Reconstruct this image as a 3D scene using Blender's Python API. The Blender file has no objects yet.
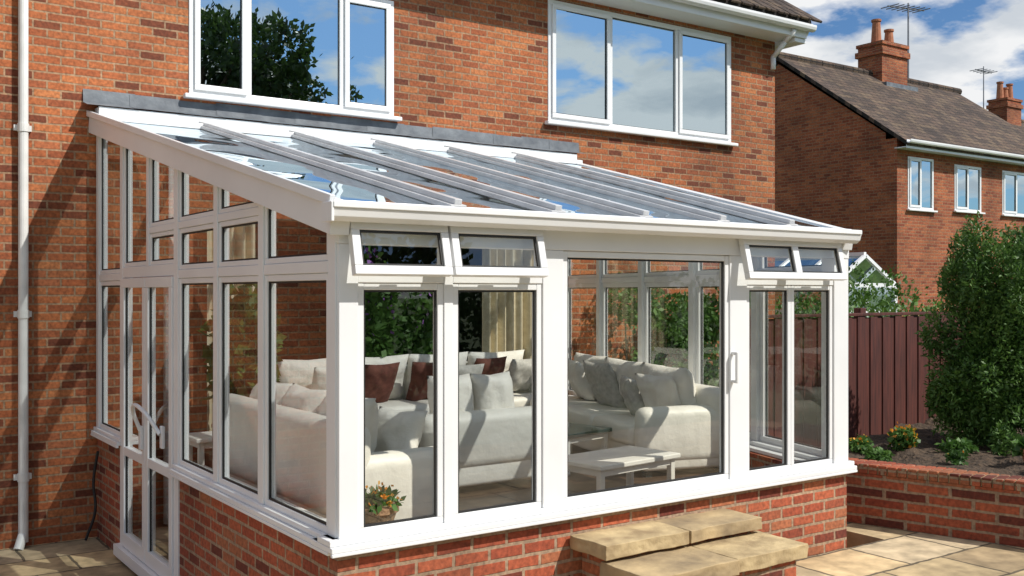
import bpy, bmesh, math, random
from mathutils import Vector, Matrix, noise
random.seed(7)
S=bpy.context.scene
COL=S.collection
# ------------------------------------------------------------------ materials
def newmat(name):
    m=bpy.data.materials.new(name); m.use_nodes=True
    nt=m.node_tree; b=nt.nodes["Principled BSDF"]
    return m,nt,b
def N(nt,t,**k):
    n=nt.nodes.new(t)
    for a,v in k.items(): setattr(n,a,v)
    return n
def ramp(nt,stops,interp='LINEAR'):
    r=N(nt,'ShaderNodeValToRGB'); cr=r.color_ramp; cr.interpolation=interp
    while len(cr.elements)<len(stops): cr.elements.new(0.5)
    for e,(p,c) in zip(cr.elements,stops):
        e.position=p; e.color=(*c,1)
    return r
def mixc(nt,fac,a,b,mode='MIX'):
    m=N(nt,'ShaderNodeMix',data_type='RGBA',blend_type=mode)
    L=nt.links
    for s,v in ((m.inputs[0],fac),(m.inputs[6],a),(m.inputs[7],b)):
        if hasattr(v,'links'): L.new(v,s)
        else: s.default_value=v if not isinstance(v,tuple) else (*v,1)
    return m.outputs[2]
def brick_mat(name,cols,mortar,w=0.225,h=0.075,ms=0.009,axis='xz',rough=0.9,bump=0.006,stain=0.35,distort=0.0,grain=38):
    m,nt,b=newmat(name); L=nt.links
    tc=N(nt,'ShaderNodeTexCoord'); sp=N(nt,'ShaderNodeSeparateXYZ'); L.new(tc.outputs['Object'],sp.inputs[0])
    cb=N(nt,'ShaderNodeCombineXYZ')
    if axis=='xz':
        ad=N(nt,'ShaderNodeMath',operation='ADD'); L.new(sp.outputs[0],ad.inputs[0]); L.new(sp.outputs[1],ad.inputs[1])
        L.new(ad.outputs[0],cb.inputs[0]); L.new(sp.outputs[2],cb.inputs[1])
    else:
        L.new(sp.outputs[0],cb.inputs[0]); L.new(sp.outputs[1],cb.inputs[1])
    vec=cb.outputs[0]
    nz0=N(nt,'ShaderNodeTexNoise'); nz0.inputs['Scale'].default_value=9; nz0.inputs['Detail'].default_value=2
    L.new(tc.outputs['Object'],nz0.inputs['Vector'])
    vs=N(nt,'ShaderNodeVectorMath',operation='SCALE'); vs.inputs['Scale'].default_value=0.010+distort; L.new(nz0.outputs['Color'],vs.inputs[0])
    va=N(nt,'ShaderNodeVectorMath',operation='ADD'); L.new(vec,va.inputs[0]); L.new(vs.outputs[0],va.inputs[1]); vec=va.outputs[0]
    bt=N(nt,'ShaderNodeTexBrick'); L.new(vec,bt.inputs['Vector'])
    bt.inputs['Scale'].default_value=1; bt.inputs['Brick Width'].default_value=w; bt.inputs['Row Height'].default_value=h
    bt.inputs['Mortar Size'].default_value=ms; bt.inputs['Mortar Smooth'].default_value=0.25
    bt.inputs['Color1'].default_value=(0,0,0,1); bt.inputs['Color2'].default_value=(1,1,1,1); bt.inputs['Mortar'].default_value=(.5,.5,.5,1)
    n=len(cols)
    r=ramp(nt,[((i+0.5)/n,c) for i,c in enumerate(cols)]); L.new(bt.outputs['Color'],r.inputs[0])
    nz=N(nt,'ShaderNodeTexNoise'); nz.inputs['Scale'].default_value=grain; nz.inputs['Detail'].default_value=6; L.new(tc.outputs['Object'],nz.inputs['Vector'])
    rr=ramp(nt,[(0.3,(0.62,0.62,0.62)),(0.7,(1.25,1.25,1.25))]); L.new(nz.outputs['Fac'],rr.inputs[0])
    c=mixc(nt,1.0,r.outputs[0],rr.outputs[0],'MULTIPLY')
    nb=N(nt,'ShaderNodeTexNoise'); nb.inputs['Scale'].default_value=0.9; nb.inputs['Detail'].default_value=7; L.new(tc.outputs['Object'],nb.inputs['Vector'])
    rb=ramp(nt,[(0.35,(1-stain,)*3),(0.65,(1.12,)*3)]); L.new(nb.outputs['Fac'],rb.inputs[0])
    c=mixc(nt,1.0,c,rb.outputs[0],'MULTIPLY')
    c2=mixc(nt,1.0,mortar,rb.outputs[0],'MULTIPLY')
    c2=mixc(nt,1.0,c2,rr.outputs[0],'MULTIPLY')
    c=mixc(nt,bt.outputs['Fac'],c,c2)
    L.new(c,b.inputs['Base Color']); b.inputs['Roughness'].default_value=rough
    mh=N(nt,'ShaderNodeMath',operation='SUBTRACT'); mh.inputs[0].default_value=1; L.new(bt.outputs['Fac'],mh.inputs[1])
    ma=N(nt,'ShaderNodeMath',operation='MULTIPLY_ADD'); L.new(nz.outputs['Fac'],ma.inputs[0]); ma.inputs[1].default_value=0.5; L.new(mh.outputs[0],ma.inputs[2])
    bp=N(nt,'ShaderNodeBump'); bp.inputs['Distance'].default_value=bump; bp.inputs['Strength'].default_value=0.9
    L.new(ma.outputs[0],bp.inputs['Height']); L.new(bp.outputs[0],b.inputs['Normal'])
    return m
def noisy(name,c1,c2,scale=8,rough=0.6,bump=0.0,spec=0.5,detail=5,metal=0,stretch=None):
    m,nt,b=newmat(name); L=nt.links
    tc=N(nt,'ShaderNodeTexCoord'); nz=N(nt,'ShaderNodeTexNoise'); nz.inputs['Scale'].default_value=scale; nz.inputs['Detail'].default_value=detail
    v=tc.outputs['Object']
    if stretch:
        mp=N(nt,'ShaderNodeMapping'); mp.inputs['Scale'].default_value=stretch; L.new(v,mp.inputs[0]); v=mp.outputs[0]
    L.new(v,nz.inputs['Vector'])
    r=ramp(nt,[(0.3,c1),(0.7,c2)]); L.new(nz.outputs['Fac'],r.inputs[0]); L.new(r.outputs[0],b.inputs['Base Color'])
    b.inputs['Roughness'].default_value=rough; b.inputs['Metallic'].default_value=metal
    b.inputs['Specular IOR Level'].default_value=spec
    if bump:
        bp=N(nt,'ShaderNodeBump'); bp.inputs['Distance'].default_value=bump; L.new(nz.outputs['Fac'],bp.inputs['Height']); L.new(bp.outputs[0],b.inputs['Normal'])
    return m
def glass(name,tint,base,power=4.0,bump=0.0,bscale=1.5,skypaint=0.0,skypaintcol=(.5,.6,.7),refl=(1,1,1)):
    m=bpy.data.materials.new(name); m.use_nodes=True; nt=m.node_tree; nt.nodes.clear(); L=nt.links
    o=N(nt,'ShaderNodeOutputMaterial'); tr=N(nt,'ShaderNodeBsdfTransparent'); tr.inputs[0].default_value=(*tint,1)
    gl=N(nt,'ShaderNodeBsdfGlossy'); gl.inputs['Roughness'].default_value=0.0; gl.inputs['Color'].default_value=(*refl,1)
    lw=N(nt,'ShaderNodeLayerWeight'); lw.inputs['Blend'].default_value=0.5
    pw=N(nt,'ShaderNodeMath',operation='POWER'); L.new(lw.outputs['Facing'],pw.inputs[0]); pw.inputs[1].default_value=power
    ma=N(nt,'ShaderNodeMath',operation='MULTIPLY_ADD',use_clamp=True); L.new(pw.outputs[0],ma.inputs[0]); ma.inputs[1].default_value=1-base; ma.inputs[2].default_value=base
    src=tr.outputs[0]
    if skypaint:  # diffuse layer that paints reflected sky colour onto the pane
        df=N(nt,'ShaderNodeBsdfDiffuse'); df.inputs[0].default_value=(*skypaintcol,1)
        m0=N(nt,'ShaderNodeMixShader'); m0.inputs[0].default_value=skypaint; L.new(src,m0.inputs[1]); L.new(df.outputs[0],m0.inputs[2]); src=m0.outputs[0]
    mx=N(nt,'ShaderNodeMixShader'); L.new(ma.outputs[0],mx.inputs[0]); L.new(src,mx.inputs[1]); L.new(gl.outputs[0],mx.inputs[2])
    L.new(mx.outputs[0],o.inputs[0])
    if bump:
        tc=N(nt,'ShaderNodeTexCoord'); nz=N(nt,'ShaderNodeTexNoise'); nz.inputs['Scale'].default_value=bscale; nz.inputs['Detail'].default_value=1
        L.new(tc.outputs['Object'],nz.inputs['Vector'])
        bp=N(nt,'ShaderNodeBump'); bp.inputs['Distance'].default_value=bump; L.new(nz.outputs['Fac'],bp.inputs['Height']); L.new(bp.outputs[0],gl.inputs['Normal'])
    return m
def leafmat(name,cols,trans=0.25):
    m,nt,b=newmat(name); L=nt.links
    g=N(nt,'ShaderNodeNewGeometry'); tc=N(nt,'ShaderNodeTexCoord')
    nz=N(nt,'ShaderNodeTexNoise'); nz.inputs['Scale'].default_value=2.2; L.new(tc.outputs['Object'],nz.inputs['Vector'])
    ad=N(nt,'ShaderNodeMath',operation='MULTIPLY_ADD'); L.new(g.outputs['Random Per Island'],ad.inputs[0]); ad.inputs[1].default_value=0.55
    ms=N(nt,'ShaderNodeMath',operation='MULTIPLY_ADD'); L.new(nz.outputs['Fac'],ms.inputs[0]); ms.inputs[1].default_value=1.2; ms.inputs[2].default_value=-0.35
    L.new(ms.outputs[0],ad.inputs[2])
    n=len(cols); r=ramp(nt,[(i/(n-1),c) for i,c in enumerate(cols)]); L.new(ad.outputs[0],r.inputs[0])
    L.new(r.outputs[0],b.inputs['Base Color']); b.inputs['Roughness'].default_value=0.55
    tl=N(nt,'ShaderNodeBsdfTranslucent'); L.new(r.outputs[0],tl.inputs[0])
    mx=N(nt,'ShaderNodeMixShader'); mx.inputs[0].default_value=trans; L.new(b.outputs[0],mx.inputs[1]); L.new(tl.outputs[0],mx.inputs[2])
    L.new(mx.outputs[0],nt.nodes['Material Output'].inputs[0])
    return m
HB=[(.17,.045,.020),(.36,.100,.035),(.44,.140,.048),(.38,.110,.038),(.49,.175,.062),(.29,.078,.030),(.41,.130,.052)]
M_brick=brick_mat('orange_brick',HB,(.35,.215,.125),stain=.36,ms=.0095)
M_brick2=brick_mat('red_brick',[(.16,.035,.020),(.36,.078,.035),(.45,.115,.05),(.31,.062,.03),(.40,.135,.06)],(.38,.26,.17),ms=0.011,stain=.40)
M_brickN=brick_mat('neighbour_brick',[(.24,.055,.022),(.37,.10,.038),(.42,.13,.048),(.31,.08,.032)],(.32,.18,.10))
M_pvc=noisy('white_upvc',(.73,.74,.75),(.82,.825,.83),scale=1.6,rough=0.28,detail=10)
M_pvcd=noisy('painted_pipe',(.62,.62,.60),(.78,.78,.76),scale=5,rough=0.45)
M_alu=noisy('glazing_bar_capping',(.52,.52,.52),(.68,.68,.68),scale=4,rough=0.3,stretch=(3,1,3))
M_gasket=noisy('black_rubber',(.012,.012,.012),(.02,.02,.02),rough=0.6)
M_lead=noisy('lead_flashing',(.08,.092,.11),(.18,.20,.22),scale=6,rough=0.55,bump=0.012,detail=9)
M_glass=glass('conservatory_glass',(.93,.94,.91),0.08,4.5)
M_glassw=glass('house_window_glass',(.25,.28,.28),0.64,3.5,bump=0.006,bscale=0.8,refl=(.80,.94,1.0))
M_glassr=glass('roof_glass',(.80,.86,.90),0.36,1.5,bump=0.060,bscale=0.9,skypaint=0.10,skypaintcol=(.42,.55,.68),refl=(.84,.94,1.0))  # pale blue diffuse share painted in for sky reflection on the panes
M_tile=brick_mat('roof_tiles',[(.06,.04,.03),(.12,.075,.05),(.09,.06,.045),(.14,.095,.06)],(.02,.015,.012),w=0.26,h=0.17,ms=0.012,axis='xy',bump=0.03)
M_sofa=noisy('white_leather',(.76,.72,.64),(.84,.80,.72),scale=5,rough=0.5,bump=0.014)
M_pil=noisy('cream_cushion',(.76,.72,.64),(.85,.81,.74),scale=9,rough=0.85,bump=0.016)
M_pilb=noisy('dark_red_cushion',(.09,.022,.014),(.18,.06,.04),scale=14,rough=0.85)
M_grey=noisy('grey_cushion',(.42,.40,.36),(.60,.57,.52),scale=25,rough=0.85)
M_wood=noisy('dark_floor',(.05,.03,.02),(.12,.07,.042),scale=6,rough=0.35,stretch=(1,8,1))
M_wpaint=noisy('white_painted_wood',(.76,.73,.66),(.82,.79,.73),scale=6,rough=0.4)
M_dark=noisy('dark_table_glass',(.02,.03,.03),(.04,.05,.05),rough=0.1)
M_curtain=noisy('cream_curtain',(.58,.50,.34),(.70,.62,.45),scale=12,rough=0.9)
M_stone=noisy('sandstone_step',(.27,.19,.10),(.56,.43,.235),scale=7,rough=0.9,bump=0.02,detail=12)
M_stone2=noisy('sandstone_step_worn',(.23,.17,.10),(.50,.37,.20),scale=5,rough=0.9,bump=0.02,detail=12)
M_flags=brick_mat('sandstone_flags',[(.38,.28,.16),(.54,.41,.23),(.58,.43,.24),(.44,.35,.22),(.56,.44,.28)],(.14,.11,.07),w=0.66,h=0.5,ms=0.012,axis='xy',bump=0.012,stain=0.34,distort=0.02,grain=7)
M_fence=noisy('fence_stain',(.050,.013,.010),(.11,.027,.018),scale=5,rough=0.75,stretch=(6,6,.6),bump=0.004)
M_soil=noisy('soil',(.03,.02,.013),(.10,.065,.04),scale=22,rough=0.95,bump=0.05,detail=9)
M_grass=noisy('lawn',(.035,.07,.015),(.08,.13,.03),scale=4,rough=0.9,bump=0.05,detail=10)
M_terra=noisy('terracotta',(.30,.11,.05),(.42,.17,.09),scale=9,rough=0.85)
M_wick=noisy('wicker',(.14,.08,.04),(.34,.20,.10),scale=50,rough=0.8,bump=0.01)
M_bark=noisy('bark',(.05,.035,.025),(.12,.09,.06),scale=12,rough=0.95,bump=0.03)
M_metal=noisy('aerial_metal',(.16,.16,.17),(.25,.25,.26),rough=0.4,metal=0.6)
M_leaf=leafmat('conifer_leaves',[(.018,.05,.008),(.05,.125,.018),(.10,.20,.035),(.16,.28,.06)],.3)
M_leaf2=leafmat('tree_leaves',[(.012,.025,.006),(.03,.06,.014),(.06,.11,.025),(.10,.15,.04)])
M_leaf3=leafmat('plant_leaves',[(.03,.08,.012),(.07,.16,.03),(.13,.25,.05)],.35)
M_or=leafmat('orange_petals',[(.6,.12,.02),(.75,.3,.03),(.8,.5,.05)])
M_pur=leafmat('purple_petals',[(.16,.05,.28),(.3,.1,.45),(.4,.2,.5)])
M_room=noisy('room_wall',(.10,.09,.08),(.14,.13,.11),scale=2,rough=0.9)
# ------------------------------------------------------------------ mesh helpers
def empty(name,loc=(0,0,0)):
    e=bpy.data.objects.new(name,None); e.location=loc; COL.objects.link(e); return e
class MB:
    def __init__(s): s.v=[]; s.f=[]
    def box(s,x0,x1,y0,y1,z0,z1,M=None):
        i=len(s.v)
        for z in (z0,z1):
            for (x,y) in ((x0,y0),(x1,y0),(x1,y1),(x0,y1)):
                p=Vector((x,y,z)); s.v.append(M@p if M else p)
        for f in ((3,2,1,0),(4,5,6,7),(0,1,5,4),(1,2,6,5),(2,3,7,6),(3,0,4,7)): s.f.append(tuple(i+k for k in f))
    def poly(s,pts):
        i=len(s.v); s.v+= [Vector(p) for p in pts]; s.f.append(tuple(range(i,i+len(pts))))
    def bar(s,p,q,w,h,up=(0,0,1)):
        p=Vector(p);q=Vector(q); d=(q-p).normalized(); sd=d.cross(Vector(up)).normalized(); u=sd.cross(d)
        i=len(s.v)
        for c in (p,q):
            for a,b in ((-1,-1),(1,-1),(1,1),(-1,1)): s.v.append(c+sd*a*w/2+u*b*h/2)
        for f in ((0,1,2,3),(7,6,5,4),(0,4,5,1),(1,5,6,2),(2,6,7,3),(3,7,4,0)): s.f.append(tuple(i+k for k in f))
    def cone(s,p,q,r0,r1,n=12):
        p=Vector(p);q=Vector(q); d=(q-p).normalized(); a=Vector((0,0,1)) if abs(d.z)<.9 else Vector((1,0,0))
        u=d.cross(a).normalized(); w=d.cross(u); i=len(s.v)
        for c,r in ((p,r0),(q,r1)):
            for k in range(n):
                t=2*math.pi*k/n; s.v.append(c+(u*math.cos(t)+w*math.sin(t))*r)
        for k in range(n): s.f.append((i+k,i+(k+1)%n,i+n+(k+1)%n,i+n+k))
        s.f.append(tuple(i+k for k in reversed(range(n)))); s.f.append(tuple(i+n+k for k in range(n)))
    def prism(s,prof,a,b):
        n=len(prof); i=len(s.v)
        for x in (a,b):
            for y,z in prof: s.v.append(Vector((x,y,z)))
        for k in range(n): s.f.append((i+k,i+(k+1)%n,i+n+(k+1)%n,i+n+k))
        s.f.append(tuple(i+k for k in reversed(range(n)))); s.f.append(tuple(i+n+k for k in range(n)))
    def done(s,name,mat,parent=None,bevel=0,seg=2,smooth=False,M=None,fix=True):
        me=bpy.data.meshes.new(name); me.from_pydata([tuple(v) for v in s.v],[],s.f)
        if fix:
            bm=bmesh.new(); bm.from_mesh(me); bmesh.ops.recalc_face_normals(bm,faces=bm.faces); bm.to_mesh(me); bm.free()
        o=bpy.data.objects.new(name,me); COL.objects.link(o)
        if mat: me.materials.append(mat)
        if parent: o.parent=parent
        if M: o.matrix_local=M
        if bevel:
            m=o.modifiers.new('b','BEVEL'); m.width=bevel; m.segments=seg; m.limit_method='ANGLE'
        if smooth:
            for p in me.polygons: p.use_smooth=True
        return o
def grid_wall(name,x0,x1,z0,z1,y0,y1,ops,mat,parent):
    xs=sorted({x0,x1,*[o[0] for o in ops],*[o[1] for o in ops]}); zs=sorted({z0,z1,*[o[2] for o in ops],*[o[3] for o in ops]})
    solid={}
    for i in range(len(xs)-1):
        for j in range(len(zs)-1):
            cx=(xs[i]+xs[i+1])/2; cz=(zs[j]+zs[j+1])/2
            solid[i,j]=not any(o[0]<cx<o[1] and o[2]<cz<o[3] for o in ops)
    b=MB()
    for (i,j),s in solid.items():
        if not s: continue
        a,c,d,e=xs[i],xs[i+1],zs[j],zs[j+1]
        b.poly([(a,y0,d),(c,y0,d),(c,y0,e),(a,y0,e)]); b.poly([(a,y1,d),(a,y1,e),(c,y1,e),(c,y1,d)])
        if not solid.get((i-1,j)): b.poly([(a,y0,d),(a,y0,e),(a,y1,e),(a,y1,d)])
        if not solid.get((i+1,j)): b.poly([(c,y0,d),(c,y1,d),(c,y1,e),(c,y0,e)])
        if not solid.get((i,j-1)): b.poly([(a,y0,d),(a,y1,d),(c,y1,d),(c,y0,d)])
        if not solid.get((i,j+1)): b.poly([(a,y0,e),(c,y0,e),(c,y1,e),(a,y1,e)])
    return b.done(name,mat,parent)
def house_window(parent,x0,x1,z0,z1,y,mull,sash=(),fw=0.06,n='window',glassm=None):
    f=MB(); yo=y-0.012; yi=y+0.06
    f.box(x0,x1,yo,yi,z0,z0+fw); f.box(x0,x1,yo,yi,z1-fw,z1)
    ed=[x0]+list(mull)+[x1]
    f.box(x0,x0+fw,yo,yi,z0+fw,z1-fw); f.box(x1-fw,x1,yo,yi,z0+fw,z1-fw)
    for m in mull: f.box(m-fw*.5,m+fw*.5,yo,yi,z0+fw,z1-fw)
    f.done(n+'_frame',M_pvc,parent,bevel=0.006)
    s=MB(); g=MB(); k=MB()
    for i in range(len(ed)-1):
        a=ed[i]+(fw if i==0 else fw*.5); c=ed[i+1]-(fw if i==len(ed)-2 else fw*.5)
        d=z0+fw; e=z1-fw
        if i in sash:
            w=0.055; o=0.012; a-=o;c+=o;d-=o;e+=o; ys=yo-0.022; ye=yo-0.002
            s.box(a,c,ys,ye,d,d+w); s.box(a,c,ys,ye,e-w,e); s.box(a,a+w,ys,ye,d+w,e-w); s.box(c-w,c,ys,ye,d+w,e-w)
            a+=w;c-=w;d+=w;e-=w; yg=yo+0.004
        else: yg=yo+0.03
        r=0.010
        k.box(a,c,yg-.004,yg+.004,d,d+r);k.box(a,c,yg-.004,yg+.004,e-r,e);k.box(a,a+r,yg-.004,yg+.004,d+r,e-r);k.box(c-r,c,yg-.004,yg+.004,d+r,e-r)
        t=(i-1)*.004
        g.poly([(a,yg+t,d),(c,yg-t,d),(c,yg-t*.5,e),(a,yg+t*1.4,e)])
    if s.v: s.done(n+'_sash',M_pvc,parent,bevel=0.006)
    k.done(n+'_gasket',M_gasket,parent)
    g.done(n+'_glass',glassm or M_glassw,parent,fix=False)
    q=MB(); q.box(x0-.06,x1+.06,y-0.09,y-0.013,z0-.045,z0-.002); q.done(n+'_sill',M_pvc,parent,bevel=0.01)
# ------------------------------------------------------------------ main house
D=5.02; GL=-0.37
house=empty('brick_house')
W1=(.82,3.0,3.69,4.93); W2=(5.06,8.18,3.85,5.30); OP=(1.3,4.7,0.33,2.55)
grid_wall('front_wall',-6,9.08,GL-.1,5.42,D,D+.3,[W1,W2,OP],M_brick,house)
b=MB()
b.poly([(9.08,D+.301,GL-.1),(9.08,12,GL-.1),(9.08,12,5.42),(9.08,8.6,8.0),(9.08,D+.301,5.42)])
b.poly([(-6,D+.301,GL-.1),(-6,12,GL-.1),(-6,12,5.42),(-6,8.6,8.0),(-6,D+.301,5.42)])
b.poly([(-6,12,GL-.1),(9.08,12,GL-.1),(9.08,12,5.42),(-6,12,5.42)])
b.done('side_walls',M_brick,house,fix=False)
b=MB(); b.box(-5.98,9.06,D+.31,11.98,2.75,2.95); b.box(-5.98,9.06,D+.31,11.98,5.3,5.38); b.box(-5.98,9.06,D+.31,11.98,.2,.32)
b.box(.2,.3,D+.31,9,.33,2.74); b.box(6,6.1,D+.31,9,.33,2.74);b.box(.3,6,8.9,9,.33,2.74)
b.box(-5.9,9,8.4,8.5,2.96,5.28)
b.done('room_partitions',M_room,house)
tb=MB(); sl=(8.15-5.48)/(8.6-4.62)
def rf(b,x0,x1,ye,ze,yr,zr,yb,t=.09):
    b.poly([(x0,ye,ze),(x1,ye,ze),(x1,yr,zr),(x0,yr,zr)]); b.poly([(x0,yr,zr),(x1,yr,zr),(x1,yb,ze),(x0,yb,ze)])
    b.poly([(x0,ye,ze-t),(x0,yr,zr-t),(x1,yr,zr-t),(x1,ye,ze-t)]); b.poly([(x0,yr,zr-t),(x0,yb,ze-t),(x1,yb,ze-t),(x1,yr,zr-t)])
    for x in (x0,x1): b.poly([(x,ye,ze-t),(x,ye,ze),(x,yr,zr),(x,yb,ze),(x,yb,ze-t),(x,yr,zr-t)])
    b.poly([(x0,ye,ze-t),(x1,ye,ze-t),(x1,ye,ze),(x0,ye,ze)])
rf(tb,-6.3,9.32,4.58,5.60,8.6,8.3,12.6); tb.done('roof',M_tile,house,fix=False)
b=MB(); x=-2.0
while x<9.3:
    b.bar((x+.13,4.54,5.60),(x+.13,5.3,5.60+.76*sl),.20,.035); x+=.235
b.done('eave_tiles',M_tile,house,bevel=.01)
b=MB(); b.box(-6.2,9.30,4.64,4.665,5.36,5.55); b.box(-6.2,9.30,4.667,D-.002,5.36,5.385)
b.bar((9.325,4.62,5.47),(9.325,8.6,8.15),.03,.2)
b.box(9.085,9.31,4.667,5.2,5.30,5.358)
b.done('fascia_soffit',M_pvc,house,bevel=.005)
def gutter(b,x0,x1,y,z,r=.06):
    pr=[(y-r,z+.01),(y-r,z-.02),(y-r*.8,z-.055),(y-r*.3,z-.075),(y+r*.3,z-.075),(y+r*.8,z-.055),(y+r,z-.02),(y+r,z+.01),(y+r-.012,z+.01),(y+r*.6,z-.045),(y-r*.6,z-.045),(y-r+.012,z+.01)]
    b.prism(pr,x0,x1)
b=MB(); gutter(b,-6.2,9.36,4.575,5.52,.062)
b.done('gutter',M_pvc,house,bevel=.003)
b=MB(); b.cone((9.0,4.6,5.44),(8.98,4.75,5.3),.035,.035); b.cone((8.98,4.75,5.3),(8.97,4.955,5.12),.035,.035); b.cone((8.97,4.955,5.13),(8.97,4.955,4.95),.035,.035)
b.done('swan_neck',M_pvc,house,smooth=True)
house_window(house,W1[0],W1[1],W1[2],W1[3],D,[1.40,2.40],(0,2),n='window_a')
house_window(house,W2[0],W2[1],W2[2],W2[3],D,[6.03,7.17],(0,2),n='window_b')
dp=empty('drain_pipe'); b=MB()
b.cone((-.61,D-.055,GL+.05),(-.61,D-.055,5.4),.040,.040,16)
for z in (.2,1.6,3.2,4.8): b.cone((-.61,D-.055,z),(-.61,D-.055,z+.07),.047,.047,16); b.box(-.68,-.54,D-.03,D-.001,z+.01,z+.06)
b.done('pipe',M_pvcd,dp,smooth=False)
b=MB(); b.cone((-.61,D-.055,GL+.12),(-.66,D-.12,GL+.0),.04,.04,16); b.done('shoe',M_pvcd,dp)
cu=bpy.data.curves.new('cable','CURVE'); cu.dimensions='3D'; cu.bevel_depth=.012; sp=cu.splines.new('BEZIER'); sp.bezier_points.add(3)
for p,c in zip(sp.bezier_points,[(-.03,4.85,.42),(-.06,4.88,.15),(-.05,4.86,-.1),(-.12,4.9,-.36)]): p.co=c; p.handle_left_type=p.handle_right_type='AUTO'
cu.materials.append(M_gasket); o=bpy.data.objects.new('cable',cu); COL.objects.link(o)
# ------------------------------------------------------------------ conservatory
con=empty('conservatory')
XR=3.95; XT=5.35; ZE=2.25; ZT=3.385; ZS=.56
def zr(y): return ZE+(ZT-ZE)*y/D
sx=(XT-XR)/D; Lr=math.hypot(XT-XR,D)
def fmat(o,u,n):
    return Matrix(((u[0],n[0],0,o[0]),(u[1],n[1],0,o[1]),(0,0,1,0),(0,0,0,1)))
MF=fmat((0,0),(1,0),(0,-1)); ML=fmat((0,0),(0,1),(-1,0))
ur=((XT-XR)/Lr,D/Lr); MR=fmat((XR,0),ur,(ur[1],-ur[0]))
b=MB()
b.box(0,XR,-.24,-.004,GL-.1,ZS,MF)
b.box(.24,2.6,-.24,-.003,GL-.1,ZS,ML)
b.poly([(.003,0.0042,GL-.1),(.003,.24,GL-.1),(.003,.24,ZS),(.003,.0042,ZS)])
b.box(4.13,D,-.24,-.003,GL-.1,ZS,ML)
b.box(.24,Lr-.3,-.24,-.003,GL-.1,ZS,MR)
b.done('dwarf_wall',M_brick2,con)
fr=MB(); gk=MB(); gl=MB(); al=MB()
def cill(M,a0,a1):
    fr.box(a0,a1,-.20,.052,ZS+.002,ZS+.030,M); fr.box(a0,a1,.034,.056,ZS-.016,ZS+.0015,M); fr.box(a0,a1,-.12,.03,ZS+.031,ZS+.06,M)
cill(MF,-.056,XR+.045); cill(ML,.0,2.64); cill(ML,4.1,D-.002); cill(MR,.0,Lr-.3)
def pane(M,a0,a1,z0,z1,fw=.045,bo=.0,sash=True,zt=None,glassm=None):
    t0,t1=(z1,z1) if zt is None else zt
    bi=bo-.05
    fr.box(a0,a1,bi,bo,z0,z0+fw,M)
    def P(a,bb,z): return M@Vector((a,bb,z))
    fr.box(a0,a0+fw,bi,bo,z0+fw,t0-.001,M); fr.box(a1-fw,a1,bi,bo,z0+fw,t1-.001,M)
    s=(t1-t0)/(a1-a0)
    fr.bar(P(a0+fw,(bi+bo)/2,t0+s*fw-fw/2),P(a1-fw,(bi+bo)/2,t1-s*fw-fw/2),.048,fw)
    g0,g1=a0+fw,a1-fw; bg=bo-.018; r=.011
    gk.box(g0,g1,bg-.004,bg+.008,z0+fw,z0+fw+r,M); gk.box(g0,g0+r,bg-.004,bg+.008,z0+fw+r,t0+s*fw-fw,M); gk.box(g1-r,g1,bg-.004,bg+.008,z0+fw+r,t1-s*fw-fw,M)
    gk.bar(P(g0,bg,t0+s*fw-fw-r/2),P(g1,bg,t1-s*fw-fw-r/2),.008,r)
    gl.poly([P(g0,bg-.006,z0+fw),P(g1,bg-.006,z0+fw),P(g1,bg-.006,t1-s*fw-fw),P(g0,bg-.006,t0+s*fw-fw)])
Z0=ZS+.06; ZTR=1.90
fr.box(0,.105,-.10,.012,Z0,2.06,MF)
fr.box(.60,.655,-.07,.008,Z0,2.06,MF)
fr.box(1.24,1.385,-.08,.010,Z0,2.06,MF)
fr.box(2.74,2.90,-.08,.010,Z0,2.06,MF)
fr.box(3.79,XR,-.10,.012,Z0,2.06,MF)
fr.box(-.002,XR+.002,-.10,.016,2.061,2.225,MF)
for a0,a1 in ((.106,.599),(.656,1.239)):
    pane(MF,a0,a1,Z0,ZTR-.03,fw=.035); fr.box(a0,a1,-.06,.006,ZTR-.029,ZTR+.03,MF)
pane(MF,1.386,2.739,Z0,2.058,fw=.036)
pane(MF,2.901,3.345,Z0,ZTR-.03,fw=.033); pane(MF,3.346,3.789,Z0,ZTR-.03,fw=.033); fr.box(2.901,3.789,-.06,.006,ZTR-.029,ZTR+.03,MF)
def vent(a0,a1,lights=1,ang=13):
    h=.27; T=Matrix.Translation((0,.022,2.165))@Matrix.Rotation(math.radians(ang),4,'X')
    M=MF@T; w=.045
    fr.box(a0,a1,0,.045,-w,0,M); fr.box(a0,a1,0,.045,-h,-h+w,M)
    fr.box(a0,a0+w,0,.045,-h+w,-w,M); fr.box(a1-w,a1,0,.045,-h+w,-w,M)
    ed=[a0+w]+([(a0+a1)/2] if lights==2 else [])+[a1-w]
    if lights==2: fr.box(ed[1]-.03,ed[1]+.03,0,.045,-h+w,-w,M)
    for i in range(len(ed)-1):
        g0=ed[i]+(.03 if i>0 else 0); g1=ed[i+1]-(.03 if i<len(ed)-2 else 0)
        r=.011
        gk.box(g0,g1,.02,.034,-h+w,-h+w+r,M); gk.box(g0,g1,.02,.034,-w-r,-w,M); gk.box(g0,g0+r,.02,.034,-h+w+r,-w-r,M); gk.box(g1-r,g1,.02,.034,-h+w+r,-w-r,M)
        gl.poly([M@Vector(p) for p in ((g0,.024,-h+w),(g1,.024,-h+w),(g1,.024,-w),(g0,.024,-w))])
        fr.box((g0+g1)/2-.05,(g0+g1)/2+.05,-.03,-.005,-h+.012,-h+.03,M)
vent(.035,.585); vent(.60,1.195); vent(2.80,3.79,2)
hb=MB(); hb.cone((2.76,-.05,1.24),(2.76,-.05,1.44),.011,.011)
for z in (1.25,1.43): hb.box(2.75,2.77,-.05,-.009,z-.01,z+.01)
hb.done('pull_handle',M_pvc,con,bevel=.003)
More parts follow.
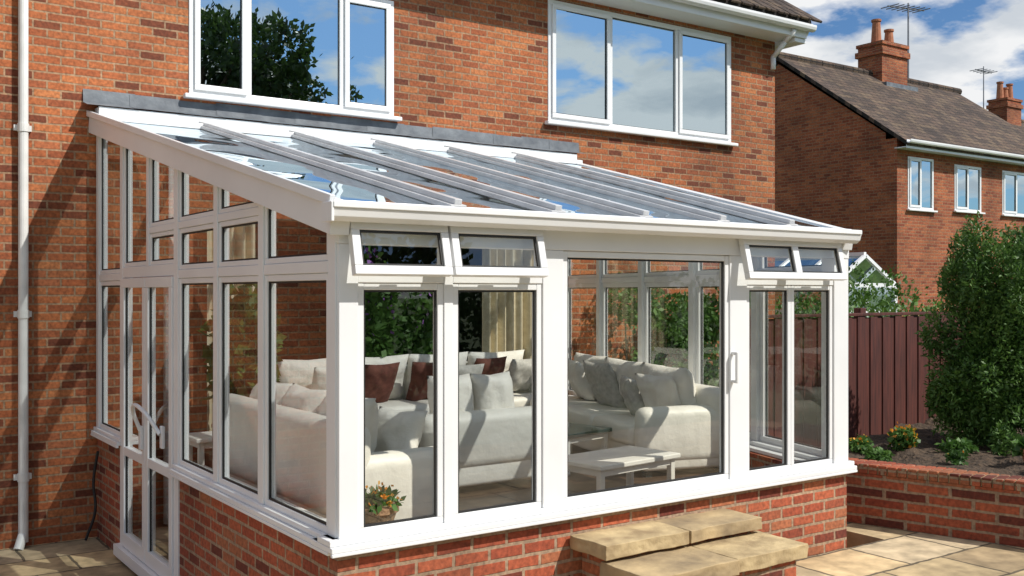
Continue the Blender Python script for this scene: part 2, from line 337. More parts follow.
# ---- left face
fr.box(.0,.10,-.08,.006,2.07,2.12,ML)
def post(M,a,w,z0,bo=.010,bi=-.07): fr.box(a-w/2,a+w/2,bi,bo,z0,zr(a)-.10,M)
fr.box(.012,.10,-.09,.008,Z0,2.11,ML)
for a,w,z0 in ((1.0,.075,Z0),(1.78,.075,Z0),(2.62,.10,-.30),(4.12,.09,-.30),(4.96,.09,Z0)): post(ML,a,w,z0)
post(ML,3.34,.07,2.02)
ZL=1.95
for a0,a1 in ((.101,.962),(1.038,1.742),(1.818,2.569)):
    pane(ML,a0,a1,Z0,ZL-.03,fw=.036); fr.box(a0,a1,-.06,.007,ZL-.029,ZL+.03,ML)
pane(ML,4.166,4.914,Z0,ZL-.03,fw=.04); fr.box(4.166,4.914,-.06,.007,ZL-.029,ZL+.03,ML)
fr.box(2.671,4.074,-.06,.009,ZL-.01,ZL+.075,ML)
z2=2.29
pane(ML,.101,.962,ZL+.031,0,fw=.032,zt=(zr(.101)-.11,zr(.962)-.11))
pane(ML,1.038,1.742,ZL+.031,z2-.025,fw=.032); pane(ML,1.818,2.569,ZL+.031,z2-.025,fw=.032); pane(ML,2.671,3.304,ZL+.076,z2-.025,fw=.03)
fr.box(1.038,1.742,-.06,.007,z2-.024,z2+.024,ML); fr.box(1.818,2.569,-.06,.007,z2-.024,z2+.024,ML); fr.box(2.671,3.304,-.06,.007,z2-.024,z2+.024,ML)
pane(ML,1.038,1.742,z2+.025,0,fw=.03,zt=(zr(1.038)-.10,zr(1.742)-.10))
pane(ML,1.818,2.569,z2+.025,0,fw=.03,zt=(zr(1.818)-.10,zr(2.569)-.10))
pane(ML,2.671,3.304,z2+.025,0,fw=.03,zt=(zr(2.671)-.10,zr(3.304)-.10))
pane(ML,3.376,4.074,ZL+.076,0,fw=.035,zt=(zr(3.376)-.10,zr(4.074)-.10))
pane(ML,4.166,4.914,ZL+.031,0,fw=.035,zt=(zr(4.166)-.10,zr(4.914)-.10))
for a0,a1 in ((2.675,3.366),(3.374,4.07)):
    w=.075; bo=.022; bi=-.04
    for q in ((a0,a1,-.245,-.245+.11),(a0,a1,1.935-w,1.935),(a0,a0+w,-.134,1.859),(a1-w,a1,-.134,1.859)): fr.box(q[0],q[1],bi,bo,q[2],q[3],ML)
    fr.box(a0+w,a1-w,bi,bo-.002,.50,.57,ML)
    gk.box(a0+w,a0+w+.008,-.012,.006,-.135,.5,ML); gk.box(a1-w-.008,a1-w,-.012,.006,-.135,.5,ML)
    gk.box(a0+w,a0+w+.008,-.012,.006,.57,1.86,ML); gk.box(a1-w-.008,a1-w,-.012,.006,.57,1.86,ML)
    for c,d in ((-.135,.5),(.57,1.86)):
        gl.poly([ML@Vector(p) for p in ((a0+w,0,c),(a1-w,0,c),(a1-w,0,d),(a0+w,0,d))])
fr.box(2.55,4.18,-.1,.06,-.34,-.25,ML)
# ---- right face (slanted)
for i in range(6):
    a=.05+i*(Lr-.1)/5; fr.box(a-.045,a+.045,-.08,.008,Z0,zr(a*D/Lr)-.08,MR)
for i in range(5):
    a0=.05+i*(Lr-.1)/5+.046; a1=.05+(i+1)*(Lr-.1)/5-.046
    pane(MR,a0,a1,Z0,ZL-.03); fr.box(a0,a1,-.06,.006,ZL-.029,ZL+.03,MR)
    pane(MR,a0,a1,ZL+.031,0,fw=.035,zt=(zr(a0*D/Lr)-.09,zr(a1*D/Lr)-.09))
# ---- roof
fr.bar((-.02,-.08,zr(-.08)-.055),(-.02,D-.002,zr(D)-.055),.10,.16)
fr.bar((XR-.05,-.05,zr(-.05)-.05),(XT+.03,D-.002,zr(D)-.05),.08,.14)
fr.bar((-.075,-.10,zr(-.10)+.035),(-.075,D-.002,zr(D)+.035),.03,.05)
nb=6
for i in range(1,nb):
    xe=XR*i/nb; xt=XT*i/nb
    fr.bar((xe,-.05,zr(-.05)-.03),(xt,D-.05,zr(D-.05)-.03),.06,.07)
    al.bar((xe,-.055,zr(-.055)+.026),(xt,D-.10,zr(D-.10)+.026),.095,.030)
    al.bar((xe,-.054,zr(-.054)+.056),(xt,D-.11,zr(D-.11)+.056),.045,.030)
fr.bar((-.02,D-.09,ZT+.03),(XT+.02,D-.09,ZT+.03),.16,.10)
fr.bar((-.02,D-.30,zr(D-.3)+.03),(XT-.02,D-.30,zr(D-.3)+.03),.05,.05)
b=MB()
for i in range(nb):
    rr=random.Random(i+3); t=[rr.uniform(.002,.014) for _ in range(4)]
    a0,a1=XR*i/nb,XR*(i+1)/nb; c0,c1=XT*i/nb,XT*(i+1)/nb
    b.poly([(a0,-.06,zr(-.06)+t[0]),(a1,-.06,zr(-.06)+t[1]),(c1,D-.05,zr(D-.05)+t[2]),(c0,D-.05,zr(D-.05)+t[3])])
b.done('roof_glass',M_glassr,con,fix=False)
fr.box(-.07,XR-.02,.017,.055,2.19,2.27,MF)
b=MB(); gutter(b,-.105,XR-.055,-.108,2.238,.052)
b.box(-.10,XR-.06,-.170,-.1605,2.225,2.255); b.box(-.11,-.095,-.165,-.05,2.158,2.252)
b.done('gutter',M_pvc,con,bevel=.003)
fr.done('frame',M_pvc,con,bevel=.004); gk.done('gaskets',M_gasket,con); gl.done('glazing',M_glass,con,fix=False); al.done('glazing_bar_caps',M_alu,con,bevel=.004)
b=MB()
xs=[-.12+i*(XT+.24)/14 for i in range(15)]
for i in range(14):
    x0,x1=xs[i],xs[i+1]; o=.004*(i%2); top=.25-(i%3)*.006
    b.poly([(x0,D-.008-o,ZT+top),(x1+.05,D-.008-o,ZT+top),(x1+.05,D-.02-o,ZT+.13),(x0,D-.02-o,ZT+.13)])
    b.poly([(x0,D-.02-o,ZT+.13),(x1+.05,D-.02-o,ZT+.13),(x1+.05,D-.185,ZT+.086+o),(x0,D-.185,ZT+.086+o)])
b.done('lead_flashing',M_lead,con,fix=False)
cu=bpy.data.curves.new('door_handle','CURVE'); cu.dimensions='3D'; cu.bevel_depth=.015; sp=cu.splines.new('BEZIER'); sp.bezier_points.add(3)
for p,c in zip(sp.bezier_points,[(-.03,3.43,.74),(-.11,3.36,.93),(-.12,3.0,.95),(-.05,2.86,.80)]): p.co=c; p.handle_left_type=p.handle_right_type='AUTO'
cu.materials.append(M_pvc); o=bpy.data.objects.new('door_handle',cu); COL.objects.link(o); o.parent=con
b=MB(); b.box(-.045,-.023,3.40,3.46,.62,.80); b.box(-.045,-.023,2.83,2.89,.70,.86); b.done('handle_plates',M_pvc,con,bevel=.004)
FZ=.33
b=MB(); b.poly([(.9,.24,FZ),(XR-.1,.24,FZ),(XT-.2,D+.31,FZ),(.9,D+.31,FZ)]); b.poly([(.24,.24,FZ),(.9,.24,FZ),(.9,2.6,FZ),(.24,2.6,FZ)])
b.poly([(.9,2.6,FZ),(.9,2.6,-.3),(.9,D,-.3),(.9,D,FZ)]); b.poly([(.0,2.6,-.28),(.9,2.6,-.28),(.9,D,-.28),(.0,D,-.28)])
b.poly([(.2,2.6,-.3),(.9,2.6,-.3),(.9,2.6,FZ),(.2,2.6,FZ)])
b.done('floor',M_wood,con,fix=False)
# ------------------------------------------------------------------ curtains
def curtain(name,x0,x1,y,z0,z1,amp=.04,fold=.11):
    b=MB(); n=int((x1-x0)/.012)
    for i in range(n):
        p=[]
        for k in (i,i+1):
            x=x0+(x1-x0)*k/n; p.append((x,y+amp*math.sin(x/fold*2*math.pi+.8*math.sin(x*9))+.01*math.sin(x*37)))
        b.poly([(p[0][0],p[0][1],z0),(p[1][0],p[1][1],z0),(p[1][0],p[1][1],z1),(p[0][0],p[0][1],z1)])
    return b.done(name,M_curtain,None,smooth=True,fix=False)
curtain('curtain',.95,1.45,D-.09,FZ+.02,2.6)
curtain('curtain',4.1,4.85,D-.09,FZ+.02,2.6)
# ------------------------------------------------------------------ sofas
def pillow(name,size,loc,rot,mat,parent,puff=.16,seed=0):
    n=16; b=MB(); idx={}
    sxx,syy=size
    for s in (1,-1):
        for i in range(n+1):
            for j in range(n+1):
                u=-1+2*i/n; v=-1+2*j/n
                if s==-1 and (i in(0,n) or j in(0,n)): idx[s,i,j]=idx[1,i,j]; continue
                t=((1-abs(u)**2.6)*(1-abs(v)**2.6))**.5
                pin=1-.09*(1-abs(v))*abs(u)**2; piv=1-.09*(1-abs(u))*abs(v)**2
                z=s*puff/2*t*(1+.30*noise.noise(Vector((u*2.2+seed,v*2.2,s)))+.10*noise.noise(Vector((u*6+seed,v*6,s))))
                idx[s,i,j]=len(b.v); b.v.append(Vector((u*sxx/2*pin,v*syy/2*piv,z)))
    for s in (1,-1):
        for i in range(n):
            for j in range(n):
                q=(idx[s,i,j],idx[s,i+1,j],idx[s,i+1,j+1],idx[s,i,j+1]); b.f.append(q if s==1 else q[::-1])
    M=Matrix.Translation(loc)@Matrix.Rotation(rot[2],4,'Z')@Matrix.Rotation(rot[0],4,'X')@Matrix.Rotation(rot[1],4,'Y')
    return b.done(name,mat,parent,smooth=True,M=M)
def rbox(name,d,mat,parent,bev=.05,puff=0):
    b=MB(); b.box(*d); o=b.done(name,mat,parent,bevel=bev,seg=4,smooth=True); return o
def sofa(loc,rot,L,dep=.85,nc=3,arms=(1,1),backh=.72,pil=(),seed=0,seat=.40):
    e=empty('sofa',loc); e.rotation_euler[2]=rot
    rnd=random.Random(seed)
    a0=.20 if arms[0] else 0; a1=L-(.20 if arms[1] else 0)
    rbox('base',(0.02,L-.02,.03,dep-.03,.05,.23),M_sofa,e,.03)
    b=MB()
    for x in (.06,L-.12):
        for y in (.06,dep-.12): b.box(x,x+.06,y,y+.06,0,.05)
    b.done('feet',M_dark,e)
    rbox('backrest',(0,L,0,.22,.18,backh),M_sofa,e,.08)
    if arms[0]: rbox('arm_1',(0,.20,.0,dep,.10,.56),M_sofa,e,.08)
    if arms[1]: rbox('arm_2',(L-.20,L,.0,dep,.10,.56),M_sofa,e,.08)
    w=(a1-a0)/nc
    for i in range(nc):
        rbox('seat_cushion_%d'%i,(a0+i*w+.005,a0+(i+1)*w-.005,.2,dep+.01,.22,seat),M_sofa,e,.055)
        pillow('back_cushion_%d'%i,(w*1.02,.50),(a0+(i+.5)*w,.27,seat+.22),(math.radians(76+rnd.uniform(-4,4)),0,0),M_pil,e,.26,seed+i)
    for (x,y,z,mt,rz,sz) in pil:
        pillow('throw_cushion',(sz,sz),(x,y,seat+z),(math.radians(66),0,rz),mt,e,.17,x*3)
    return e
sofa((.32,2.9,FZ),-math.pi/2,2.25,.80,3,pil=((1.85,.55,.17,M_pil,.3,.42),(.5,.4,.2,M_pil,.1,.42)),seed=1,backh=.74)
sofa((1.5,1.75,FZ),0,1.15,.78,2,seed=2,backh=.60)
sofa((4.55,4.85,FZ),math.pi,3.3,.85,4,pil=((.8,.48,.20,M_pilb,.2,.46),(1.1,.52,.17,M_grey,-.2,.40),(1.5,.5,.19,M_pilb,-.1,.46),(2.1,.5,.19,M_pilb,.25,.46),(2.6,.5,.2,M_pil,.1,.42),(.35,.5,.2,M_grey,.1,.4)),seed=3,backh=.74)
th=math.atan2(ur[1],ur[0])
sofa((XR-.02+sx*1.25-.12,1.25,FZ),th,2.6,.85,3,pil=((.45,.45,.19,M_pil,.3,.45),(.85,.5,.15,M_grey,-.3,.42),(1.6,.45,.2,M_grey,.1,.5),(2.2,.45,.2,M_pil,-.1,.45)),seed=4,backh=.70,arms=(1,0))
def table(name,loc,rot,L,Wd,H,top,leg,t=.035,lw=.045):
    e=empty(name,loc); e.rotation_euler[2]=rot
    b=MB(); b.box(-L/2,L/2,-Wd/2,Wd/2,H-t,H); b.done('top',top,e,bevel=.008)
    b=MB(); b.box(-L/2+.04,L/2-.04,-Wd/2+.04,Wd/2-.04,H-t-.05,H-t-.001); b.done('apron',leg,e,bevel=.004)
    b=MB()
    for x in (-L/2+.03,L/2-.03-lw):
        for y in (-Wd/2+.03,Wd/2-.03-lw): b.box(x,x+lw,y,y+lw,0,H-t-.002)
    b.done('legs',leg,e,bevel=.006)
    return e
table('coffee_table',(2.65,1.0,FZ),.12,.85,.5,.32,M_wpaint,M_wpaint)
table('coffee_table',(3.15,2.2,FZ),.2,.6,.5,.34,M_dark,M_wpaint)
table('side_table',(.55,3.5,-.27),.0,.4,.4,.95,M_wpaint,M_wpaint)
# ------------------------------------------------------------------ foliage
def foliage(name,mat,blobs,n,leaf,seed=0,parent=None,shell=.5,asp=1.7,noiseamp=.35,gap=-.28):
    rnd=random.Random(seed); v=[];f=[]
    w=[b[3]*b[4]*b[5] for b in blobs]; tot=sum(w)
    for (cx,cy,cz,rx,ry,rz),wi in zip(blobs,w):
        for _ in range(int(n*wi/tot)+1):
            d=Vector((rnd.gauss(0,1),rnd.gauss(0,1),rnd.gauss(0,1))).normalized()
            r=rnd.uniform(shell**1.5,1)**(.6); nn=noise.noise(Vector((d.x*2.3+cx*3,d.y*2.3+cy*3,d.z*2.3+seed)))+.5*noise.noise(d*6+Vector((cx,cy,cz)))
            r*=1+noiseamp*nn
            if noise.noise(Vector((cx+d.x*rx*r,cy+d.y*ry*r,cz+d.z*rz*r))*(2.2/max(rx,.3)))<gap: continue
            p=Vector((cx+d.x*rx*r,cy+d.y*ry*r,cz+d.z*rz*r))
            q=Vector((rnd.gauss(0,1),rnd.gauss(0,1),rnd.gauss(0,1))).normalized(); t=(d+q*.9).normalized()
            a=t.cross(Vector((rnd.gauss(0,1),rnd.gauss(0,1),rnd.gauss(0,1)))).normalized(); s=leaf*rnd.uniform(.6,1.3)
            i=len(v); v+= [p-t*s*asp/2,p+a*s/2,p+t*s*asp/2,p-a*s/2]; f.append((i,i+1,i+2,i+3))
    b=MB(); b.v=v; b.f=f
    return b.done(name,mat,parent,fix=False)
def tree(name,x,y,z,h,R,n,leaf,seed,mat):
    e=empty(name,(0,0,0)); rnd=random.Random(seed); b=MB()
    b.cone((x,y,z),(x+.1,y,z+h*.45),h*.035,h*.022); b.cone((x+.1,y,z+h*.45),(x,y,z+h*.9),h*.022,h*.005)
    bl=[]
    for k in range(16):
        a=rnd.uniform(0,6.28); zz=rnd.uniform(.3,.92); rr=R*(1-(abs(zz-.5)*1.3)**2)*rnd.uniform(.4,.85)
        p=(x+rr*math.cos(a),y+rr*math.sin(a),z+h*zz); b.cone((x,y,z+h*(zz*.75)),p,h*.01,h*.002,6)
        s=R*rnd.uniform(.3,.48); bl.append((*p,s,s,s*.75))
    b.done('trunk_limbs',M_bark,e)
    foliage('crown',mat,bl,n,leaf,seed,e)
    return e
e=empty('conifer_shrub'); b=MB(); b.cone((6.85,.55,.4),(6.85,.55,1.9),.07,.02); b.done('trunk',M_bark,e)
rnd=random.Random(5); bl=[(6.8,.5,1.15,.52,.52,.8),(6.75,.45,1.9,.34,.34,.46),(7.15,.3,1.35,.5,.5,.75),(7.2,.3,1.95,.35,.35,.42),(6.6,.6,.85,.38,.38,.5)]
for k in range(56):
    a=rnd.uniform(0,6.28); zz=rnd.uniform(.5,2.32); R=.60*(1-max(0,(zz-1.4))*.5)
    s=rnd.uniform(.09,.17); bl.append((6.86+R*math.cos(a),.45+R*math.sin(a),zz,s,s,s*1.5))
foliage('crown',M_leaf,bl,85000,.019,5,e,shell=.4,asp=2.6)
# ------------------------------------------------------------------ ground, patio
b=MB(); b.poly([(-300,-300,GL-.008),(300,-300,GL-.008),(300,300,GL-.008),(-300,300,GL-.008)]); b.done('ground',M_grass)
b=MB(); b.poly([(-7,-5.5,GL),(-.0,-5.5,GL),(-.0,D,GL),(-7,D,GL)]); b.done('lower_patio',M_flags,fix=False)
b=MB(); b.box(.0,9,-5.5,-.003,GL-.05,0); b.box(4.4,9,-.002,D-.01,GL-.05,-.004); b.done('patio',M_flags)
bed=empty('garden_wall')
p0=Vector((4.50,1.0,0)); p2=Vector((5.2,-1.5,0))
d=(p2-p0).normalized()
b=MB(); Lw=(p2-p0).length+1.2
Mb=Matrix(((d.x,-d.y,0,p0.x),(d.y,d.x,0,p0.y),(0,0,1,0),(0,0,0,1)))
b.box(0,Lw,0,.22,.0,.40,Mb); b.done('brick_course',M_brick2,bed)
b=MB(); x=0; rnd=random.Random(2)
while x<Lw-.05:
    j=rnd.uniform(-.005,.005); b.box(x,x+.065,-.008+j,.228+j,.402,.475+j*.6,Mb); x+=.0755
b.done('coping_bricks',M_brick2,bed,bevel=.006)
b=MB(); b.box(0,Lw,.01,.21,.401,.465,Mb); b.done('coping_mortar',M_stone,bed)
n=40; b=MB()
for i in range(n):
    for j in range(n):
        q=[]
        for (a,c) in ((i,j),(i+1,j),(i+1,j+1),(i,j+1)):
            X=a/n*Lw; Y=.215+c/n*3.6; pz=.42+.06*noise.noise(Vector((X*2,Y*2,0)))+.06*noise.noise(Vector((X*7,Y*7,0)))
            p=Mb@Vector((X,Y,pz)); q.append(p)
        b.poly(q)
b.done('soil_bed',M_soil,None,smooth=True)
fe=empty('wooden_fence'); b=MB(); x=4.95; k=0
while x<8.6:
    h=1.57+.008*math.sin(k*2.1); b.box(x,x+.118,1.86+(k%2)*.014,1.878+(k%2)*.014,.0,h); x+=.105; k+=1
b.done('pales',M_fence,fe,bevel=.003)
b=MB(); b.box(4.93,8.7,1.85,1.91,1.58,1.61)
for x in (4.93,6.75,8.62): b.box(x,x+.09,1.915,2.0,0,1.66)
b.done('rails_posts',M_fence,fe,bevel=.004)
fe2=empty('wooden_fence'); b=MB(); y=1.8;k=0
while y>-1.5:
    h=1.5; b.box(8.62+(k%2)*.014,8.638+(k%2)*.014,y-.118,y,.0,h); y-=.105;k+=1
b.done('pales',M_fence,fe2,bevel=.003)
st=empty('garden_steps')
b=MB(); b.box(1.52,2.64,-.27,-.008,0,.365); b.box(1.50,2.64,-.62,-.272,0,.26); b.done('brick_base',M_brick2,st)
def slab(name,x0,x1,y0,y1,z0,z1,seed,mat):
    b=MB()
    b.box(x0,x1,y0,y1,z0,z1); o=b.done(name,mat,st)
    bm=bmesh.new(); bm.from_mesh(o.data); bmesh.ops.subdivide_edges(bm,edges=bm.edges,cuts=15,use_grid_fill=True)
    for v in bm.verts:
        c=v.co*7; v.co+=Vector((noise.noise(c+Vector((seed,0,0))),noise.noise(c+Vector((0,seed,0))),.4*noise.noise(c+Vector((0,0,seed)))))*.011
        c=v.co*30; v.co+=Vector((noise.noise(c),noise.noise(c+Vector((0,seed,0))),.4*noise.noise(c+Vector((0,0,seed)))))*.004
    bm.to_mesh(o.data); bm.free()
    m=o.modifiers.new('b','BEVEL'); m.width=.008; m.segments=2; m.limit_method='ANGLE'; m.angle_limit=math.radians(50)
slab('upper_slab',1.43,2.06,-.33,-.012,.367,.445,1,M_stone); slab('upper_slab_b',2.07,2.68,-.325,-.012,.369,.443,4,M_stone2)
slab('lower_slab',1.44,2.10,-.67,-.26,.262,.345,2,M_stone2); slab('lower_slab_b',2.11,2.70,-.66,-.26,.264,.345,3,M_stone)
def plant(name,x,y,z,r,h,n,leaf,mat,fl=None,nf=0,pot=None,seed=1,fs=.03,pm=None):
    e=empty(name); b=MB()
    if pot:
        b.cone((x,y,z),(x,y,z+pot),r*.5,r*.75,20); b.cone((x,y,z+pot),(x,y,z+pot+.03),r*.82,r*.82,20); b.done('pot',pm or M_terra,e); z+=pot
    b=MB()
    rr=random.Random(seed)
    for k in range(7): b.cone((x,y,z),(x+rr.uniform(-r,r)*.6,y+rr.uniform(-r,r)*.6,z+h*.7),.005,.003,5)
    b.done('stems',M_leaf3,e)
    foliage('leaves',mat,[(x,y,z+h*.5,r,r,h*.5)],n,leaf,seed,e,shell=.1,gap=-.5)
    if fl: foliage('flowers',fl,[(x,y,z+h*.62,r*.9,r*.9,h*.5)],nf,fs,seed+1,e,shell=.7,asp=1.0)
    return e
plant('flowering_plant',5.75,.75,.42,.14,.22,400,.035,M_leaf3,M_or,80,seed=3,fs=.035)
plant('flowering_plant',5.35,.9,.42,.12,.16,300,.03,M_leaf3,M_or,30,seed=4)
plant('flowering_plant',6.25,-.1,.42,.13,.18,400,.035,M_leaf3,M_pur,30,seed=8)
plant('potted_plant',5.85,-.62,.43,.11,.14,160,.06,M_leaf3,None,0,pot=.13,seed=6)
plant('potted_plant',5.98,-.25,.43,.10,.12,140,.06,M_leaf3,None,0,pot=.10,seed=16)
plant('low_plant',5.1,.55,.42,.12,.12,300,.03,M_leaf3,seed=9)
plant('low_plant',6.0,.4,.42,.16,.14,400,.035,M_leaf3,seed=19)
plant('low_plant',5.6,.15,.42,.10,.10,240,.03,M_leaf3,M_or,8,seed=29)
plant('flower_basket',.27,.13,ZS+.031,.15,.12,260,.03,M_leaf3,M_or,70,pot=.11,seed=11,fs=.026,pm=M_wick)
plant('indoor_plant',1.05,4.2,FZ,.33,1.3,900,.10,M_leaf3,None,0,pot=.3,seed=12)
plant('indoor_plant',2.65,4.93,FZ+.02,.38,1.8,2300,.06,M_leaf3,M_pur,90,seed=13,fs=.05)
plant('indoor_plant',3.25,5.0,FZ+.02,.34,1.6,1900,.06,M_leaf3,M_pur,60,seed=14,fs=.05)
sh=empty('wall_shrub'); rnd=random.Random(77); bl=[]
for k in range(30): bl.append((rnd.uniform(5.9,7.6),rnd.uniform(4.3,4.8),rnd.uniform(0,1.8),.3,.25,.32))
foliage('foliage',M_leaf3,bl,16000,.045,78,sh)
b=MB()
for k in range(8): b.cone((6.0+k*.2,4.6,GL),(5.9+k*.22,4.6,1.6),.02,.008,6)
b.done('stems',M_bark,sh)
foliage('hedge',M_leaf,[(11.5,4.5,.7,1.3,1.2,1.1),(13,3.6,.9,1.4,1.2,1.2),(15,3.0,.7,1.6,1.4,1.3),(10.5,5.8,.6,1,1,1.2),(12.5,6.2,.9,1.2,1.2,1.4)],30000,.05,21)
# ------------------------------------------------------------------ neighbour house
def nb_house(x0,x1,yf,yr,ze,zrg,wins,mat,name='brick_house'):
    e=empty(name); yb=2*yr-yf
    grid_wall('front_wall',x0,x1,GL-.1,ze,yf,yf+.3,wins,mat,e)
    b=MB()
    for x in (x0,x1): b.poly([(x,yf+.301,GL-.1),(x,yb,GL-.1),(x,yb,ze),(x,yr,zrg-.1),(x,yf+.301,ze+.15)])
    b.poly([(x0,yb,GL-.1),(x1,yb,GL-.1),(x1,yb,ze),(x0,yb,ze)]); b.done('side_walls',mat,e,fix=False)
    b=MB(); s=(zrg-ze)/(yr-yf); rf(b,x0-.12,x1+.12,yf-.35,ze-.35*s+.12,yr,zrg+.12,yb+.35,.1); b.done('roof',M_tile,e,fix=False)
    b=MB(); b.box(x0-.1,x1+.1,yf-.33,yf-.305,ze-.28,ze-.1); b.box(x0-.1,x1+.1,yf-.30,yf-.002,ze-.26,ze-.24); gutter(b,x0-.14,x1+.14,yf-.40,ze-.10,.06); b.done('fascia_gutter',M_pvc,e)
    b=MB(); x=x0-.1
    while x<x1: b.cone((x,yr,zrg+.12),(x+.43,yr,zrg+.12),.11,.11,10); x+=.45
    b.done('ridge_tiles',M_tile,e)
    for i,w in enumerate(wins): house_window(e,w[0],w[1],w[2],w[3],yf,[(w[0]+w[1])/2],(0,),n='window_%d'%i)
    return e
nh=nb_house(18.83,26.9,9.67,13.2,5.45,7.94,[(19.25,20.3,3.8,5.05),(21.2,22.4,3.85,5.0),(23.4,24.8,3.85,5.0)],M_brickN)
def chimney(parent,x,y,z0,z1,w,d,pots):
    b=MB(); b.box(x-w/2,x+w/2,y-d/2,y+d/2,z0,z1); b.box(x-w/2-.06,x+w/2+.06,y-d/2-.06,y+d/2+.06,z1-.28,z1-.12); b.box(x-w/2-.04,x+w/2+.04,y-d/2-.04,y+d/2+.04,z1+.002,z1+.1); b.done('chimney_stack',M_brickN,parent)
    b=MB()
    for k in range(pots):
        px=x-w/2+w*(k+.5)/pots; h=.45+.2*(k%2==0); b.cone((px,y,z1+.1),(px,y,z1+.1+h),.15,.11,12); b.cone((px,y,z1+.1+h),(px,y,z1+.16+h),.14,.14,12)
    b.done('chimney_pots',M_terra,parent)
    b=MB(); b.box(x-w/2-.15,x+w/2+.15,y-d/2-.25,y-d/2-.01,z0+.30,z0+.42); b.done('chimney_flashing',M_lead,parent)
chimney(nh,23.35,13.2,7.3,8.85,1.2,.8,2)
ae=empty('tv_aerial'); b=MB(); b.cone((24.6,13.2,7.8),(24.6,13.2,10.4),.03,.025,6); b.bar((23.6,13.2,10.15),(25.4,13.2,10.3),.035,.035)
for k in range(7): x=23.7+k*.26; b.bar((x,12.9,10.16+k*.02),(x,13.5,10.16+k*.02),.025,.025); b.bar((x,13.2,10.0+k*.02),(x,13.2,10.35+k*.02),.025,.025)
b.done('mast_and_elements',M_metal,ae)
nh2=nb_house(34,52,13.5,18,5.6,8.9,[(36,38,3.8,5.1)],M_brickN); chimney(nh2,38.6,18,8,9.7,1.1,.8,3)
ae=empty('tv_aerial'); b=MB(); b.cone((37.0,18,8.5),(37.0,18,11),.03,.02,6); b.bar((36.4,18,10.8),(37.6,18,10.8),.03,.03)
for k in range(5): x=36.5+k*.25; b.bar((x,17.7,10.8),(x,18.3,10.8),.025,.025)
b.done('mast_and_elements',M_metal,ae)
nc=empty('neighbour_conservatory'); b=MB(); g=MB()
cx0,cx1,cy0,cy1=13.0,14.8,7.0,9.6
for x in (cx0,(cx0+cx1)/2,cx1): b.box(x-.04,x+.04,cy0-.04,cy0+.04,GL,1.95)
for y in (cy0+.85,cy0+1.7,cy1): b.box(cx0-.04,cx0+.04,y-.04,y+.04,GL,1.95); b.box(cx1-.04,cx1+.04,y-.04,y+.04,GL,1.95)
for z in (.5,1.45,1.95): b.bar((cx0,cy0,z),(cx1,cy0,z),.07,.08); b.bar((cx0,cy0,z),(cx0,cy1,z),.07,.08)
xm=(cx0+cx1)/2
for y in (cy0,cy0+.85,cy0+1.7,cy1): b.bar((cx0,y,1.98),(xm,y,2.5),.06,.06,(0,1,0)); b.bar((cx1,y,1.98),(xm,y,2.5),.06,.06,(0,1,0))
b.bar((xm,cy0,2.53),(xm,cy1,2.53),.07,.07); b.done('frame',M_pvc,nc)
g.poly([(cx0,cy0,1.99),(cx0,cy1,1.99),(xm,cy1,2.51),(xm,cy0,2.51)]); g.poly([(cx1,cy0,1.99),(xm,cy0,2.51),(xm,cy1,2.51),(cx1,cy1,1.99)]); g.poly([(cx0,cy0,0),(cx1,cy0,0),(cx1,cy0,1.95),(cx0,cy0,1.95)]); g.poly([(cx0,cy0,0),(cx0,cy1,0),(cx0,cy1,1.95),(cx0,cy0,1.95)])
g.done('glazing',M_glassw,nc,fix=False)
# ------------------------------------------------------------------ garden behind the viewpoint (seen in reflections)
tree('oak_tree',8.5,-16,GL,10.8,3.6,24000,.15,31,M_leaf2)
tree('oak_tree',3.0,-20,GL,8.5,3.4,12000,.18,32,M_leaf2)
tree('oak_tree',17,-19,GL,6.0,3.2,9000,.18,33,M_leaf2)
tree('oak_tree',-6,-16,GL,9,3.8,7000,.2,35,M_leaf2)
bl=[]; rnd=random.Random(9)
for k in range(34): bl.append((-10+k*1.3,-12.5+rnd.uniform(-.4,.4),.8+rnd.uniform(-.2,.4),1.1,.8,1.3+rnd.uniform(0,.5)))
foliage('garden_hedge',M_leaf,bl,30000,.12,41)
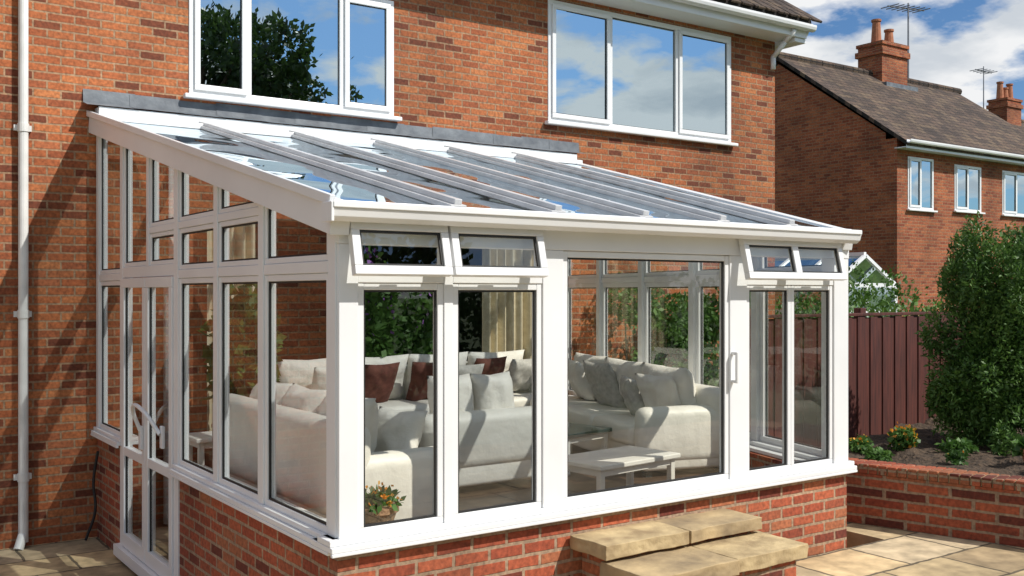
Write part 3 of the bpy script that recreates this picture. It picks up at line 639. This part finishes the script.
# ------------------------------------------------------------------ world / sun
w=bpy.data.worlds.new("World"); S.world=w; w.use_nodes=True; nt=w.node_tree; L=nt.links; bg=nt.nodes['Background']
EL=math.radians(46); AZ=math.atan2(.52,-.80)
sk=N(nt,'ShaderNodeTexSky',sky_type='NISHITA'); sk.sun_disc=False; sk.sun_elevation=EL; sk.sun_rotation=AZ
tc=N(nt,'ShaderNodeTexCoord'); sp=N(nt,'ShaderNodeSeparateXYZ'); L.new(tc.outputs['Generated'],sp.inputs[0])
mx=N(nt,'ShaderNodeMath',operation='ADD'); L.new(sp.outputs[2],mx.inputs[0]); mx.inputs[1].default_value=.22
dv=N(nt,'ShaderNodeVectorMath',operation='DIVIDE'); L.new(tc.outputs['Generated'],dv.inputs[0])
cb=N(nt,'ShaderNodeCombineXYZ')
for i in range(3): L.new(mx.outputs[0],cb.inputs[i])
L.new(cb.outputs[0],dv.inputs[1])
nz=N(nt,'ShaderNodeTexNoise'); nz.inputs['Scale'].default_value=2.5; nz.inputs['Detail'].default_value=10; nz.inputs['Roughness'].default_value=.55; L.new(dv.outputs[0],nz.inputs['Vector'])
r=ramp(nt,[(.46,(0,0,0)),(.54,(1,1,1))]); L.new(nz.outputs['Fac'],r.inputs[0])
nz2=N(nt,'ShaderNodeTexNoise'); nz2.inputs['Scale'].default_value=4.5; nz2.inputs['Detail'].default_value=7; L.new(dv.outputs[0],nz2.inputs['Vector'])
r2=ramp(nt,[(.35,(.66,.71,.77)),(.55,(.98,.99,1.0))]); L.new(nz2.outputs['Fac'],r2.inputs[0])
vm=N(nt,'ShaderNodeVectorMath',operation='SCALE'); L.new(r2.outputs[0],vm.inputs[0]); vm.inputs['Scale'].default_value=10.4
sk2=mixc(nt,1.0,sk.outputs[0],(.62,.92,1.25),'MULTIPLY')
c=mixc(nt,r.outputs[0],sk2,vm.outputs[0]); L.new(c,bg.inputs[0]); bg.inputs[1].default_value=.088
sd=bpy.data.lights.new('sun','SUN'); sd.energy=5.0; sd.angle=math.radians(.5); sd.color=(1,.955,.88)
so=bpy.data.objects.new('sun',sd); COL.objects.link(so)
dirv=Vector((math.sin(AZ)*math.cos(EL),math.cos(AZ)*math.cos(EL),math.sin(EL)))
so.rotation_euler=dirv.to_track_quat('Z','Y').to_euler()
# ------------------------------------------------------------------ camera
cd=bpy.data.cameras.new('camera'); cam=bpy.data.objects.new('camera',cd); COL.objects.link(cam)
cd.sensor_width=36; cd.lens=36*1004.7/1024; cd.shift_y=4/1024; cd.clip_end=1000; cd.clip_start=.05
cam.location=(-2.110,-4.503,1.825); cam.rotation_euler=(math.pi/2,0,-math.radians(34.94))
S.camera=cam
S.view_settings.view_transform='Standard'; S.view_settings.look='None'; S.view_settings.exposure=0
